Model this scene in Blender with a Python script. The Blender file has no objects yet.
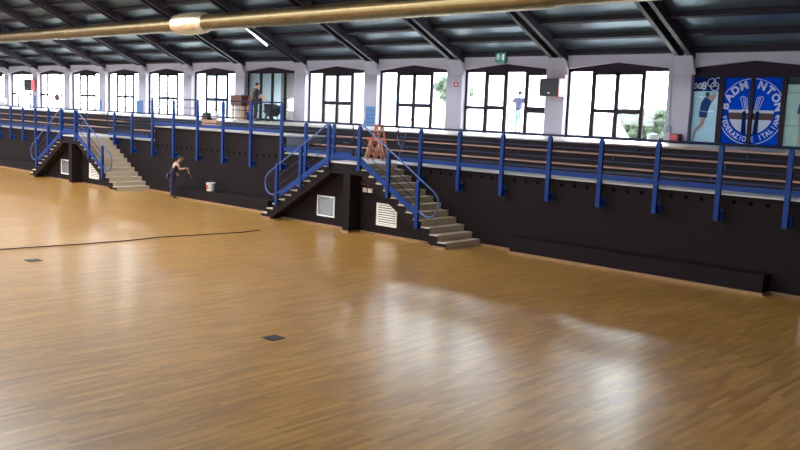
import bpy, bmesh, math, random
from mathutils import Vector, Matrix
random.seed(7)
S = bpy.context.scene
COL = S.collection
PI = math.pi

# ------------------------------------------------------------------ survey of the hall (metres)
CAMZ = 3.5
D = 18.87                    # face of the tribune wall
W = 1.467                    # stair width
RUN, RISE = 0.2985, 0.1716
ZS = 12 * RISE               # slab of the front row, 2.06
XS = -14.636                 # foot of the right flight
XR = XS - 11 * RUN           # landing, right edge
XL = XR - 1.356              # landing, left edge
Y2 = 27.0                    # window wall
B = 4.7527                   # bay
XB = -13.122                 # first pillar line
ZW = 2.93                    # upper walkway
SL = 0.47                    # roof slope
X_LEFT, X_RIGHT = XB - 14 * B, XB + 5 * B
YN = -9.0                    # far side behind the camera
YRIDGE = 9.0
def zroof(y): return 5.95 + SL * ((27 - y) if y > YRIDGE else (y + 9))

# ------------------------------------------------------------------ materials
def srgb(r, g, b):
    f = lambda c: (c / 255 / 12.92) if c / 255 <= .04045 else ((c / 255 + .055) / 1.055) ** 2.4
    return (f(r), f(g), f(b), 1)
def mat(name, col, rough=.6, metal=0, var=.15, scale=6, bump=0, spec=.5, emit=None, coat=0):
    m = bpy.data.materials.new(name); m.use_nodes = True
    nt = m.node_tree; b = nt.nodes['Principled BSDF']
    c = srgb(*col)
    b.inputs['Roughness'].default_value = rough
    b.inputs['Metallic'].default_value = metal
    b.inputs['Specular IOR Level'].default_value = spec
    if coat:
        b.inputs['Coat Weight'].default_value = coat
    tc = nt.nodes.new('ShaderNodeTexCoord')
    n = nt.nodes.new('ShaderNodeTexNoise'); n.inputs['Scale'].default_value = scale; n.inputs['Detail'].default_value = 4
    nt.links.new(tc.outputs['Object'], n.inputs['Vector'])
    r = nt.nodes.new('ShaderNodeMix'); r.data_type = 'RGBA'
    r.inputs[6].default_value = tuple(x * (1 - var) for x in c[:3]) + (1,)
    r.inputs[7].default_value = tuple(min(1, x * (1 + var)) for x in c[:3]) + (1,)
    nt.links.new(n.outputs['Fac'], r.inputs[0])
    nt.links.new(r.outputs[2], b.inputs['Base Color'])
    if bump:
        bp = nt.nodes.new('ShaderNodeBump'); bp.inputs['Strength'].default_value = bump; bp.inputs['Distance'].default_value = .02
        nt.links.new(n.outputs['Fac'], bp.inputs['Height']); nt.links.new(bp.outputs[0], b.inputs['Normal'])
    if emit:
        b.inputs['Emission Color'].default_value = srgb(*col); b.inputs['Emission Strength'].default_value = emit
    return m

def parquet():
    m = bpy.data.materials.new('oak_parquet'); m.use_nodes = True
    nt = m.node_tree; L = nt.links; b = nt.nodes['Principled BSDF']
    tc = nt.nodes.new('ShaderNodeTexCoord')
    mp = nt.nodes.new('ShaderNodeMapping'); mp.inputs['Rotation'].default_value = (0, 0, PI / 2)
    L.new(tc.outputs['Object'], mp.inputs['Vector'])
    def bricks(w, h, a, c, off):
        k = nt.nodes.new('ShaderNodeTexBrick')
        k.inputs['Brick Width'].default_value = w; k.inputs['Row Height'].default_value = h
        k.inputs['Scale'].default_value = 1; k.inputs['Mortar Size'].default_value = .0012
        k.inputs['Color1'].default_value = a; k.inputs['Color2'].default_value = c
        k.inputs['Mortar'].default_value = tuple(x * .55 for x in a[:3]) + (1,)
        k.inputs['Bias'].default_value = 0; k.offset = off
        L.new(mp.outputs[0], k.inputs['Vector']); return k
    k = bricks(.62, .075, srgb(236, 182, 92), srgb(196, 136, 56), .37)
    k2 = bricks(2.3, .225, (1, 1, 1, 1), (.86, .84, .82, 1), .45)
    mul = nt.nodes.new('ShaderNodeMix'); mul.data_type = 'RGBA'; mul.blend_type = 'MULTIPLY'; mul.inputs[0].default_value = .8
    L.new(k.outputs['Color'], mul.inputs[6]); L.new(k2.outputs['Color'], mul.inputs[7])
    mp2 = nt.nodes.new('ShaderNodeMapping'); mp2.inputs['Scale'].default_value = (9, .55, 1)
    L.new(tc.outputs['Object'], mp2.inputs['Vector'])
    n = nt.nodes.new('ShaderNodeTexNoise'); n.inputs['Scale'].default_value = 1.6; n.inputs['Detail'].default_value = 5
    L.new(mp2.outputs[0], n.inputs['Vector'])
    rp = nt.nodes.new('ShaderNodeValToRGB')
    rp.color_ramp.elements[0].position = .3; rp.color_ramp.elements[0].color = (.7, .66, .62, 1)
    rp.color_ramp.elements[1].position = .7; rp.color_ramp.elements[1].color = (1, 1, 1, 1)
    L.new(n.outputs['Fac'], rp.inputs[0])
    mul2 = nt.nodes.new('ShaderNodeMix'); mul2.data_type = 'RGBA'; mul2.blend_type = 'MULTIPLY'; mul2.inputs[0].default_value = .75
    L.new(mul.outputs[2], mul2.inputs[6]); L.new(rp.outputs[0], mul2.inputs[7])
    L.new(mul2.outputs[2], b.inputs['Base Color'])
    b.inputs['Roughness'].default_value = .277
    b.inputs['Coat Weight'].default_value = 1; b.inputs['Coat Roughness'].default_value = .277; b.inputs['Coat IOR'].default_value = 1.65
    b.inputs['Specular IOR Level'].default_value = .35
    return m

def glass():
    m = bpy.data.materials.new('window_glass'); m.use_nodes = True
    nt = m.node_tree; nt.nodes.remove(nt.nodes['Principled BSDF'])
    out = nt.nodes['Material Output']
    t = nt.nodes.new('ShaderNodeBsdfTransparent'); t.inputs[0].default_value = (.93, .96, .95, 1)
    g = nt.nodes.new('ShaderNodeBsdfGlossy'); g.inputs['Roughness'].default_value = .03
    fr = nt.nodes.new('ShaderNodeFresnel'); fr.inputs[0].default_value = 1.45
    mx = nt.nodes.new('ShaderNodeMixShader')
    ge = nt.nodes.new('ShaderNodeNewGeometry'); sb = nt.nodes.new('ShaderNodeMath'); sb.operation = 'SUBTRACT'; sb.use_clamp = True
    nt.links.new(fr.outputs[0], sb.inputs[0]); nt.links.new(ge.outputs['Backfacing'], sb.inputs[1])   # reflect once, on the outer faces
    nt.links.new(sb.outputs[0], mx.inputs[0]); nt.links.new(t.outputs[0], mx.inputs[1]); nt.links.new(g.outputs[0], mx.inputs[2])
    nt.links.new(mx.outputs[0], out.inputs[0])
    return m

def film(name, col, trans=.45):
    """printed film stuck on a pane: daylight glows through it"""
    m = bpy.data.materials.new(name); m.use_nodes = True
    nt = m.node_tree; nt.nodes.remove(nt.nodes['Principled BSDF'])
    out = nt.nodes['Material Output']
    c = srgb(*col)
    tc = nt.nodes.new('ShaderNodeTexCoord'); n = nt.nodes.new('ShaderNodeTexNoise'); n.inputs['Scale'].default_value = 3
    nt.links.new(tc.outputs['Object'], n.inputs['Vector'])
    mxc = nt.nodes.new('ShaderNodeMix'); mxc.data_type = 'RGBA'
    mxc.inputs[6].default_value = tuple(x * .88 for x in c[:3]) + (1,); mxc.inputs[7].default_value = tuple(min(1, x * 1.1) for x in c[:3]) + (1,)
    nt.links.new(n.outputs['Fac'], mxc.inputs[0])
    d = nt.nodes.new('ShaderNodeBsdfDiffuse'); t = nt.nodes.new('ShaderNodeBsdfTranslucent')
    nt.links.new(mxc.outputs[2], d.inputs[0]); nt.links.new(mxc.outputs[2], t.inputs[0])
    mx = nt.nodes.new('ShaderNodeMixShader'); mx.inputs[0].default_value = trans
    nt.links.new(d.outputs[0], mx.inputs[1]); nt.links.new(t.outputs[0], mx.inputs[2])
    nt.links.new(mx.outputs[0], out.inputs[0])
    return m

def leafy(name, c1, c2):
    m = mat(name, c1, .8, var=.5, scale=9, bump=.6)
    return m

M = dict(
    floor=parquet(), glass=glass(),
    wall_dark=mat('dark_brown_wall_paint', (30, 22, 22), .8, var=.12, scale=2.5, bump=.05, spec=.12),
    wall_white=mat('greyed_white_plaster', (164, 158, 168), .8, var=.05, scale=2),
    concrete=mat('grey_concrete', (192, 174, 149), .75, var=.15, scale=5, bump=.1),
    edge=mat('pale_concrete_edge', (205, 203, 202), .6, var=.06, scale=3),
    tier=mat('dark_maroon_tier_paint', (30, 20, 22), .7, var=.15, scale=3, spec=.2),
    walk=mat('pale_walkway_tiles', (170, 165, 158), .35, var=.08, scale=2),
    return_grey=mat('grey_blue_lit_side_and_case', (120, 126, 138), .6, var=.06, scale=3),  # platform side's lit tone put into the grey; the intercom case shares it
    blue=mat('blue_rail_enamel', (2, 46, 110), .45, var=.06, scale=8, spec=.2),
    navy=mat('dark_blue_rail_tube', (12, 26, 66), .42, var=.06, scale=8, spec=.25),
    steel=mat('bluish_handrail_steel', (66, 94, 150), .4, metal=.2, var=.06, scale=8),
    skirting=mat('oak_skirting', (138, 102, 66), .6, var=.12, scale=8),
    bench=mat('varnished_bench_wood', (172, 128, 106), .4, var=.2, scale=4),
    frame=mat('dark_purple_brown_frame', (32, 18, 29), .65, spec=.2, var=.1, scale=6),
    beam=mat('dark_stained_timber', (34, 27, 36), .5, var=.25, scale=3, bump=.1),
    purlin=mat('dark_purlin_timber', (26, 18, 25), .6, var=.2, scale=3),
    duct=mat('galvanised_duct', (128, 110, 76), .36, metal=1, var=.08, scale=3),
    foil=mat('crinkled_foil', (240, 215, 180), .3, metal=.85, var=.2, scale=14, bump=.8),
    hole=mat('unlit_recess_black', (10, 8, 10), 1, var=.1, spec=0),
    black=mat('matt_black', (22, 20, 24), .6, var=.2),
    red=mat('red_enamel', (168, 40, 50), .45, var=.06),
    signgreen=mat('green_sign_face', (40, 130, 105), .4, var=.06),
    signwhite=mat('white_sign_print', (225, 232, 228), .5, var=.03),
    white=mat('white_enamel', (225, 225, 220), .45, var=.05),
    tube=mat('fluorescent_glow', (235, 242, 255), .4, emit=7, var=0),
    lampglow=mat('bulb_glow', (255, 250, 240), .4, emit=6, var=0),
    louver=mat('cream_louver', (222, 212, 194), .5, var=.05),
    hatchglass=mat('grey_vent_mesh', (120, 124, 128), .25, var=.25, scale=5, metal=.4),
    socket=mat('dark_grey_cover', (70, 70, 76), .4, metal=.4, var=.1),
    cable=mat('dark_cable_rubber', (78, 56, 42), .7, var=.1),
    wood_orange=mat('orange_brown_wood', (160, 84, 52), .6, var=.2, scale=6),
    wood_pale=mat('pale_wood', (205, 168, 130), .6, var=.15, scale=6),
    wood_dark=mat('dark_brown_wood', (96, 52, 40), .55, var=.2, scale=6),
    card=mat('brown_cardboard', (164, 128, 98), .85, var=.12, scale=4),
    bag=mat('white_plastic_bag', (225, 228, 232), .5, var=.1, scale=12, bump=.6),
    tarp=mat('pale_grey_tarp', (196, 206, 204), .6, var=.15, scale=6, bump=.8),
    bucket_orange=mat('orange_red_print', (214, 84, 40), .5, var=.1),
    pale_blue=mat('pale_blue_plastic', (130, 170, 215), .5, var=.08),
    pad_blue=mat('light_blue_board', (64, 112, 164), .6, var=.1),
    skin=mat('skin', (196, 146, 118), .55, var=.06),
    hair=mat('dark_hair', (30, 22, 20), .7, var=.3, scale=30),
    shirt_dark=mat('dark_navy_cotton', (30, 30, 46), .85, var=.15),
    jeans_dark=mat('dark_blue_denim', (48, 46, 84), .85, var=.2),
    shirt_grey=mat('grey_blue_cotton', (92, 98, 126), .85, var=.12),
    jeans_pale=mat('pale_blue_denim', (140, 170, 200), .85, var=.15),
    cloth_black=mat('black_cloth', (34, 28, 34), .85, var=.2),
    shoe=mat('dark_leather', (30, 26, 26), .5, var=.15),
    eye=mat('eye_white', (220, 215, 210), .3, var=0),
    hedge=leafy('hedge_leaves', (44, 56, 38), None),
    bark=mat('bark', (96, 78, 62), .9, var=.3),
    porch_daylit=mat('bluish_porch_daylight', (176, 198, 206), .7, var=.06, scale=1),
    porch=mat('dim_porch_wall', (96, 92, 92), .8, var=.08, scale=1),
    paving=mat('pale_paving', (190, 188, 184), .8, var=.1, scale=1.5),
    facade=mat('white_facade', (214, 212, 214), .8, var=.04, scale=1),
    facade_shade=mat('grey_facade', (170, 188, 186), .8, var=.06, scale=1),
    film_blue=film('blue_film', (4, 68, 142)),
    film_deep=film('deep_blue_film', (18, 46, 94)),
    film_white=film('white_film', (208, 216, 224), .35),
    film_brown=film('grey_brown_film', (98, 82, 76), .35),
    film_teal=film('teal_court_film', (150, 170, 180), .3),
    film_skin=film('skin_tone_film', (176, 148, 138), .35),
    film_navy=film('navy_film', (48, 74, 124), .35),
    film_grey=film('pale_grey_film', (140, 156, 152), .3),
    film_dark=film('dark_green_grey_film', (62, 74, 74), .35),
)
def roof_mat():
    m = mat('grey_blue_roof_sheet', (122, 136, 146), .31, metal=.85, var=.14, scale=.8, spec=.5)
    nt = m.node_tree; b = nt.nodes['Principled BSDF']
    tc = nt.nodes.new('ShaderNodeTexCoord'); w = nt.nodes.new('ShaderNodeTexWave')
    w.bands_direction = 'X'; w.inputs['Scale'].default_value = .32; w.wave_profile = 'SAW'
    nt.links.new(tc.outputs['Object'], w.inputs['Vector'])
    bp = nt.nodes.new('ShaderNodeBump'); bp.inputs['Strength'].default_value = .15; bp.inputs['Distance'].default_value = .02
    nt.links.new(w.outputs['Fac'], bp.inputs['Height']); nt.links.new(bp.outputs[0], b.inputs['Normal'])
    return m
M['roof'] = roof_mat()

# ------------------------------------------------------------------ helpers
ORG = {}                      # world origin of every root / part
def empty(name, loc, label=None, cat=None, group=None, kind=None):
    o = bpy.data.objects.new(name, None); COL.objects.link(o); o.location = loc
    o.empty_display_size = .2
    ORG[o] = Vector(loc); tag(o, label, cat, group, kind); return o
def tag(o, label=None, cat=None, group=None, kind=None):
    if label: o['label'] = label
    if cat: o['category'] = cat
    if group: o['group'] = group
    if kind: o['kind'] = kind
    return o

class MB:
    def __init__(s): s.bm = bmesh.new()
    def box(s, x0, x1, y0, y1, z0, z1):
        vs = [s.bm.verts.new(p) for p in ((x0,y0,z0),(x1,y0,z0),(x1,y1,z0),(x0,y1,z0),(x0,y0,z1),(x1,y0,z1),(x1,y1,z1),(x0,y1,z1))]
        for f in ((0,3,2,1),(4,5,6,7),(0,1,5,4),(1,2,6,5),(2,3,7,6),(3,0,4,7)): s.bm.faces.new([vs[i] for i in f])
        return s
    def hexa(s, pts):
        vs = [s.bm.verts.new(p) for p in pts]
        for f in ((0,3,2,1),(4,5,6,7),(0,1,5,4),(1,2,6,5),(2,3,7,6),(3,0,4,7)): s.bm.faces.new([vs[i] for i in f])
        return s
    def beam(s, p, q, w, h, up=(0,0,1)):
        p, q = Vector(p), Vector(q); d = (q - p).normalized(); u = Vector(up)
        if abs(d.dot(u)) > .98: u = Vector((1,0,0))
        sd = d.cross(u).normalized() * (w / 2); u = sd.cross(d).normalized() * (h / 2)
        return s.hexa([p-sd-u, p+sd-u, q+sd-u, q-sd-u, p-sd+u, p+sd+u, q+sd+u, q-sd+u])
    def prism(s, poly, axis, a, b):
        """poly of 2-D points; axis 'y': points are (x,z); 'x': (y,z); 'z': (x,y)"""
        def P(p, t): return {'y': (p[0], t, p[1]), 'x': (t, p[0], p[1]), 'z': (p[0], p[1], t)}[axis]
        A = [s.bm.verts.new(P(p, a)) for p in poly]; Bv = [s.bm.verts.new(P(p, b)) for p in poly]
        n = len(poly)
        s.bm.faces.new(A); s.bm.faces.new(Bv[::-1])
        for i in range(n): s.bm.faces.new((A[i], Bv[i], Bv[(i+1)%n], A[(i+1)%n]))
        return s
    def tube(s, pts, r, n=8, closed=False):
        pts = [Vector(p) for p in pts]; rings = []
        rs = r if isinstance(r, (list, tuple)) else [r] * len(pts)
        prev = None
        for i, p in enumerate(pts):
            if closed: d = pts[(i+1)%len(pts)] - pts[i-1]
            else: d = pts[min(i+1, len(pts)-1)] - pts[max(i-1, 0)]
            d.normalize()
            if prev is None:
                u = Vector((0,0,1)) if abs(d.z) < .9 else Vector((1,0,0))
                u = (u - d * u.dot(d)).normalized()
            else: u = (prev - d * prev.dot(d)).normalized()
            prev = u; v = d.cross(u)
            rings.append([s.bm.verts.new(p + (u * math.cos(2*PI*k/n) + v * math.sin(2*PI*k/n)) * rs[i]) for k in range(n)])
        m = len(rings)
        for i in range(m if closed else m - 1):
            a, b = rings[i], rings[(i+1) % m]
            for k in range(n): s.bm.faces.new((a[k], a[(k+1)%n], b[(k+1)%n], b[k]))
        if not closed:
            s.bm.faces.new(rings[0][::-1]); s.bm.faces.new(rings[-1])
        return s
    def lathe(s, c, prof, n=20):
        c = Vector(c); rings = []
        for r, z in prof: rings.append([s.bm.verts.new(c + Vector((r*math.cos(2*PI*k/n), r*math.sin(2*PI*k/n), z))) for k in range(n)])
        for a, b in zip(rings, rings[1:]):
            for k in range(n): s.bm.faces.new((a[k], a[(k+1)%n], b[(k+1)%n], b[k]))
        s.bm.faces.new(rings[0][::-1]); s.bm.faces.new(rings[-1]); return s
    def blob(s, c, r, seed=0, amp=.15, sub=3):
        rnd = random.Random(seed)
        res = bmesh.ops.create_icosphere(s.bm, subdivisions=sub, radius=1)
        ph = [rnd.uniform(0, 6) for _ in range(6)]
        for v in res['verts']:
            d = v.co.normalized()
            k = 1 + amp * (math.sin(5*d.x+ph[0]) * math.sin(6*d.y+ph[1]) + .6*math.sin(11*d.z+ph[2]) * math.cos(9*d.x+ph[3]))
            v.co = Vector(c) + Vector((d.x*r[0], d.y*r[1], d.z*r[2])) * k
        return s
    def build(s, name, m, parent=None, smooth=False, bevel=0, label=None, recalc=True):
        if recalc: bmesh.ops.recalc_face_normals(s.bm, faces=s.bm.faces[:])
        if bevel:
            bmesh.ops.bevel(s.bm, geom=s.bm.edges[:], offset=bevel, segments=1, affect='EDGES', clamp_overlap=True)
        if parent is not None: o0 = ORG[parent]
        else:
            xs = [v.co for v in s.bm.verts]
            lo = [min(v[i] for v in xs) for i in range(3)]; hi = [max(v[i] for v in xs) for i in range(3)]
            o0 = Vector(((lo[0]+hi[0])/2, (lo[1]+hi[1])/2, lo[2]))
        for v in s.bm.verts: v.co -= o0
        me = bpy.data.meshes.new(name); s.bm.to_mesh(me); s.bm.free()
        if smooth:
            for p in me.polygons: p.use_smooth = True
        if m is not None: me.materials.append(M[m] if isinstance(m, str) else m)
        o = bpy.data.objects.new(name, me); COL.objects.link(o)
        if parent is not None: o.parent = parent
        else: o.location = o0
        ORG[o] = o0
        if label: o['label'] = label
        return o
def struct(o): o['kind'] = 'structure'; return o
def copy_tree(o, dx=Vector((0,0,0)), parent=None):
    c = o.copy(); COL.objects.link(c)
    if parent is not None: c.parent = parent
    else: c.location = o.location + Vector(dx)
    ORG[c] = ORG[o] + Vector(dx)
    for ch in list(o.children): copy_tree(ch, dx, c)
    return c

# ------------------------------------------------------------------ setting: floor, walls, tribune
struct(MB().box(X_LEFT, X_RIGHT, -1.0, D, -.2, 0).build('floor', 'floor'))
struct(MB().box(X_LEFT-.3, X_LEFT, -9.6, 27.4, -.2, 14.6).build('wall_left', 'wall_white'))
struct(MB().box(X_RIGHT, X_RIGHT+.3, -9.6, 27.4, -.2, 14.6).build('wall_right', 'wall_dark'))
wf = struct(MB().box(X_LEFT, X_RIGHT, D, 19.3, -.2, ZS-.035).build('wall_front', 'wall_dark'))
for a, b in ((X_LEFT, -31.55), (-23.2, X_RIGHT)): struct(MB().box(a, b, D-.02, 19.95, ZS-.035, ZS).build('trim_slab_edge', 'edge'))
tr = MB()
tr.box(X_LEFT, X_RIGHT, 19.3, 19.95, 1.6, ZS-.05)
tr.box(X_LEFT, X_RIGHT, 19.9, 20.75, ZS-.3, ZS+.29-.001)
tr.box(X_LEFT, X_RIGHT, 20.7, 21.55, ZS, ZS+.58-.001)
struct(tr.build('floor_tiers', 'tier'))
tr2 = MB().box(X_LEFT, X_RIGHT, 21.5, 27.45, ZW-.5, ZW-.03); struct(tr2.build('floor_walkway_base', 'tier'))
struct(MB().box(X_LEFT, X_RIGHT, 21.5, 27.45, ZW-.03, ZW).build('floor_walkway', 'walk'))
# ventilation holes under the slab
HX = [x for x in [ -16.55 + .37*i for i in range(36)]] + [-31.3 + .345*i for i in range(24)]
for x in HX:
    h = MB(); c = [(x + .05*math.cos(a*PI/5), 1.885 + .05*math.sin(a*PI/5)) for a in range(10)]
    h.prism(c, 'y', D-.004, D+.05); h.build('vent_hole', 'hole', wf)
# raised middle block
RX0, RX1 = -31.55, -23.2
struct(MB().box(RX0, RX1, D+.001, 20.71, ZS-.05, ZS+.55).build('wall_platform', 'wall_dark'))
struct(MB().box(RX0-.02, RX1+.02, D-.03, 20.75, ZS+.55, ZS+.59).build('trim_platform_edge', 'edge'))
struct(MB().box(RX1, RX1+.02, D+.05, 20.69, ZS+.002, ZS+.545).build('trim_platform_lit_side', 'return_grey'))  # side face of the block, drawn lighter: the light is in its colour
# skirtings
def skirt(name, x0, x1, y): return struct(MB().box(x0, x1, y-.025, y, 0, .055).build(name, 'skirting'))

# wall behind the windows, pillars, gable heads
wb = struct(empty('wall_back', (XB, Y2, ZW), kind='structure'))
OW = 3.95; OFF = .09
ZE, ZP = 5.36, 5.57          # window head: ends and peak
KMIN, KMAX = -1, 13
def xc(k): return XB - (k + .5) * B + OFF
for k in range(KMIN, KMAX + 2):
    xm = XB - k * B + OFF; hw = (B - OW) / 2
    if k == KMIN:
        MB().box(xm - hw, X_RIGHT, 26.85, 27.35, ZW, 6.02).build('wall_panel', 'wall_white', wb); continue
    MB().box(xm - hw, xm + hw, 26.85, 27.35, ZW, 6.02).build('pillar', 'wall_white', wb)
for k in range(KMIN, KMAX + 1):
    x = xc(k); h = OW / 2
    MB().prism([(x-h, ZE), (x, ZP), (x+h, ZE), (x+h, 6.02), (x-h, 6.02)], 'y', 26.85, 27.35).build('lintel', 'wall_white', wb)
MB().box(X_LEFT, xc(KMAX)-OW/2-(B-OW), 26.85, 27.35, ZW, 6.02).build('wall_panel', 'wall_white', wb)
for k in range(-2, KMAX + 2):
    xm = XB - k * B + .28
    MB().prism([(26.86, 5.57), (26.86, 5.15), (26.72, 5.3), (26.5, 5.72)], 'x', xm-.33, xm+.33).build('corbel', 'wall_white', wb)

# wall behind the camera: a row of tall windows lets daylight in
wn = MB()
wn.box(X_LEFT, X_RIGHT, -9.35, -9.0, -.2, 3.4)
wn.box(X_LEFT, X_RIGHT, -9.35, -9.0, 4.8, 6.02)
for k in range(-5, KMAX + 2):
    xm = XB - k * B; wn.box(xm-.4, xm+.4, -9.35, -9.0, 3.4, 4.8)
struct(wn.build('wall_near', 'wall_white'))
struct(MB().box(X_LEFT, X_RIGHT, -9.0, -1.0, -.2, 1.9).build('floor_near_tribune', 'tier'))

# roof, purlins, rafters
rf = MB()
SK0, SK1, SKX = 6.5, 11.5, -16.5          # ridge opening, added out of view to light the floor
def slab(y0, y1, xa, xb):
    za, zb = zroof(y0 + 1e-6), zroof(y1)
    rf.hexa([(xa,y0,za),(xb,y0,za),(xb,y1,zb),(xa,y1,zb),(xa,y0,za+.15),(xb,y0,za+.15),(xb,y1,zb+.15),(xa,y1,zb+.15)])
slab(SK1, 27.6, X_LEFT-.3, X_RIGHT+.3); slab(-9.6, SK0, X_LEFT-.3, X_RIGHT+.3)
slab(YRIDGE, SK1, SKX, X_RIGHT+.3); slab(SK0, YRIDGE, SKX, X_RIGHT+.3)
ceil = struct(rf.build('ceiling', 'roof'))
nrm = Vector((0, SL, 1)).normalized()
for i in range(19):
    y = 26.85 - .93 * i
    z = zroof(y) - .09
    MB().beam((X_LEFT, y, z), (X_RIGHT, y, z), .13, .2, up=nrm).build('purlin', 'purlin', ceil)
for side in (0, 1):
    for k in range(-4, KMAX + 2):
        if side and k > 4: continue
        xm = XB - k * B
        for dx in (.075, .5):
            r = MB()
            if not side:
                ya, yb = 26.84, YRIDGE
                za, zb = 5.55 + SL*(27-ya), 5.55 + SL*(27-yb)
            else:
                ya, yb = -8.95, YRIDGE - .01
                za, zb = 5.55 + SL*(ya+9), 5.55 + SL*(yb+9)
            x0, x1 = xm+dx-.075, xm+dx+.075
            lo = .02
            pts = [(x0,ya,za-.05),(x1,ya,za-.05),(x1,yb,zb-.05),(x0,yb,zb-.05),(x0,ya,za+.32),(x1,ya,za+.32),(x1,yb,zb+.32),(x0,yb,zb+.32)]
            r.hexa(pts).build('rafter', 'beam', ceil)

# ------------------------------------------------------------------ windows
YWN = 27.1
F = dict(l0=.02, l1=.247, a0=.287, a1=.48, b0=.52, b1=.73, r0=.766, r1=.98)
def win(k, style='std'):
    x = xc(k); h = OW/2; x0 = x - h; X = lambda t: x0 + OW*t
    root = empty('window_%d' % (k + 2), (x, YWN, ZW), kind='structure')
    f = MB(); y0, y1 = YWN - .02, YWN + .03
    # gable head
    f.prism([(x0, 5.26), (x0+OW, 5.26), (x0+OW, ZE), (x, ZP), (x0, ZE)], 'y', y0, y1)
    f.box(x0, x0+OW, y0, y1, ZW, 3.03)                       # bottom rail
    f.box(x0, X(F['l0']), y0, y1, 3.03, 5.26); f.box(X(F['r1']), x0+OW, y0, y1, 3.03, 5.26)
    panes = []
    zt = 5.14
    if style in ('std', 'left_only'):
        for a, b in (('l1','a0'), ('a1','b0'), ('b1','r0')): f.box(X(F[a]), X(F[b]), y0-.01, y1, 3.03, 5.26)
        f.box(X(F['a0']), X(F['b1']), y0-.01, y1, zt, 5.26)
        f.box(X(F['a0']), X(F['a1']), y0-.01, y1, 3.83, 3.98); f.box(X(F['b0']), X(F['b1']), y0-.01, y1, 3.83, 3.98)
        panes = [('l0','l1',3.03,5.26),('a0','a1',3.03,zt),('b0','b1',3.03,zt),('r0','r1',3.03,5.26)]
    elif style == 'door':
        for a, b in (('l1','a0'), ('a1','b0'), ('b1','r0')): f.box(X(F[a]), X(F[b]), y0-.02, y1, 3.0, 5.26)
        f.box(X(F['a0']), X(F['a1']), y0-.01, y1, zt, 5.26)
        f.box(X(F['l0']), X(F['l1']), y0-.01, y1, 3.83, 3.95) ; f.box(X(F['a0']), X(F['a1']), y0-.01, y1, 3.83, 3.98)
        f.box(X(F['r0']), X(F['r1']), y0-.02, y1, 3.75, 3.98); f.box(X(F['r0']), X(F['r1']), y0-.01, y1, zt, 5.26)
        panes = [('l0','l1',3.03,5.26),('a0','a1',3.03,zt),('r0','r1',3.03,zt)]
    elif style == 'plain':
        for a, b in (('l1','a0'), ('a1','b0'), ('b1','r0')): f.box(X(F[a]), X(F[b]), y0-.01, y1, 3.03, 5.26)
        panes = [('l0','l1',3.03,5.26),('a0','a1',3.03,5.26),('b0','b1',3.03,5.26),('r0','r1',3.03,5.26)]
    elif style == 'wide':
        f.box(X(.24), X(.28), y0-.01, y1, 3.03, 5.26); f.box(X(.74), X(.78), y0-.01, y1, 3.03, 5.26)
        f.box(X(.02), X(.24), y0-.01, y1, 3.83, 3.95); f.box(X(.78), X(.98), y0-.01, y1, 3.83, 3.95)
        panes = [('l0','l1',3.03,5.26),(.28,.74,3.03,5.26),('r0','r1',3.03,5.26)]
    f.build('window_frame', 'frame', root)
    for a, b, za, zb in panes:
        a = F.get(a, a); b = F.get(b, b)
        MB().box(X(a)-.01, X(b)+.01, YWN+.012, YWN+.02, za-.01, zb+.01).build('window_pane', 'glass', root)
    return root
styles = {1: 'door', 4: 'plain', 10: 'wide', 9: 'wide'}
for k in range(0, KMAX + 1): win(k, styles.get(k, 'std'))

# bay with the printed doors
k = -1; x = xc(-1); x0 = x - OW/2
dr = empty('door_1', (x, YWN, ZW), kind='structure')
f = MB(); y0, y1 = YWN-.05, YWN+.05
f.prism([(x0, 5.07), (x0+OW, 5.07), (x0+OW, ZE), (x, ZP+.01), (x0, ZE+.01)], 'y', y0, y1)
f.box(x0, x0+OW, y0, y1, ZW, 3.02)
for a, b in ((x0, -12.7), (-11.79, -11.62), (-10.79, -10.68), (-9.84, -9.7), (-8.78, x0+OW)): f.box(a, b, y0-.02, y1, 3.02, 5.07)
f.build('door_frame', 'frame', dr)
for a, b in ((-12.7, -11.79), (-11.62, -10.79), (-10.68, -9.84), (-9.7, -8.78)):
    MB().box(a, b, YWN+.012, YWN+.02, 3.02, 5.07).build('door_pane', 'glass', dr)

# ---- printed films
YF = YWN
def flat(polys, y, x0=None, x1=None, z0=None, z1=None, t=.003):
    mb = MB()
    for p in polys: mb.prism(p, 'y', y - t, y)
    def cut(co, no):
        g = mb.bm.verts[:] + mb.bm.edges[:] + mb.bm.faces[:]
        bmesh.ops.bisect_plane(mb.bm, geom=g, plane_co=co, plane_no=no, clear_outer=True)
    if x0 is not None: cut((x0,0,0), (-1,0,0))
    if x1 is not None: cut((x1,0,0), (1,0,0))
    if z0 is not None: cut((0,0,z0), (0,0,-1))
    if z1 is not None: cut((0,0,z1), (0,0,1))
    return mb
def ring(cx, cz, ra, rb, a0=0, a1=360, n=72):
    out = []
    for i in range(n):
        t0, t1 = math.radians(a0+(a1-a0)*i/n), math.radians(a0+(a1-a0)*(i+1)/n)
        out.append([(cx+ra*math.cos(t0), cz+ra*math.sin(t0)), (cx+rb*math.cos(t0), cz+rb*math.sin(t0)),
                    (cx+rb*math.cos(t1), cz+rb*math.sin(t1)), (cx+ra*math.cos(t1), cz+ra*math.sin(t1))])
    return out
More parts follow.
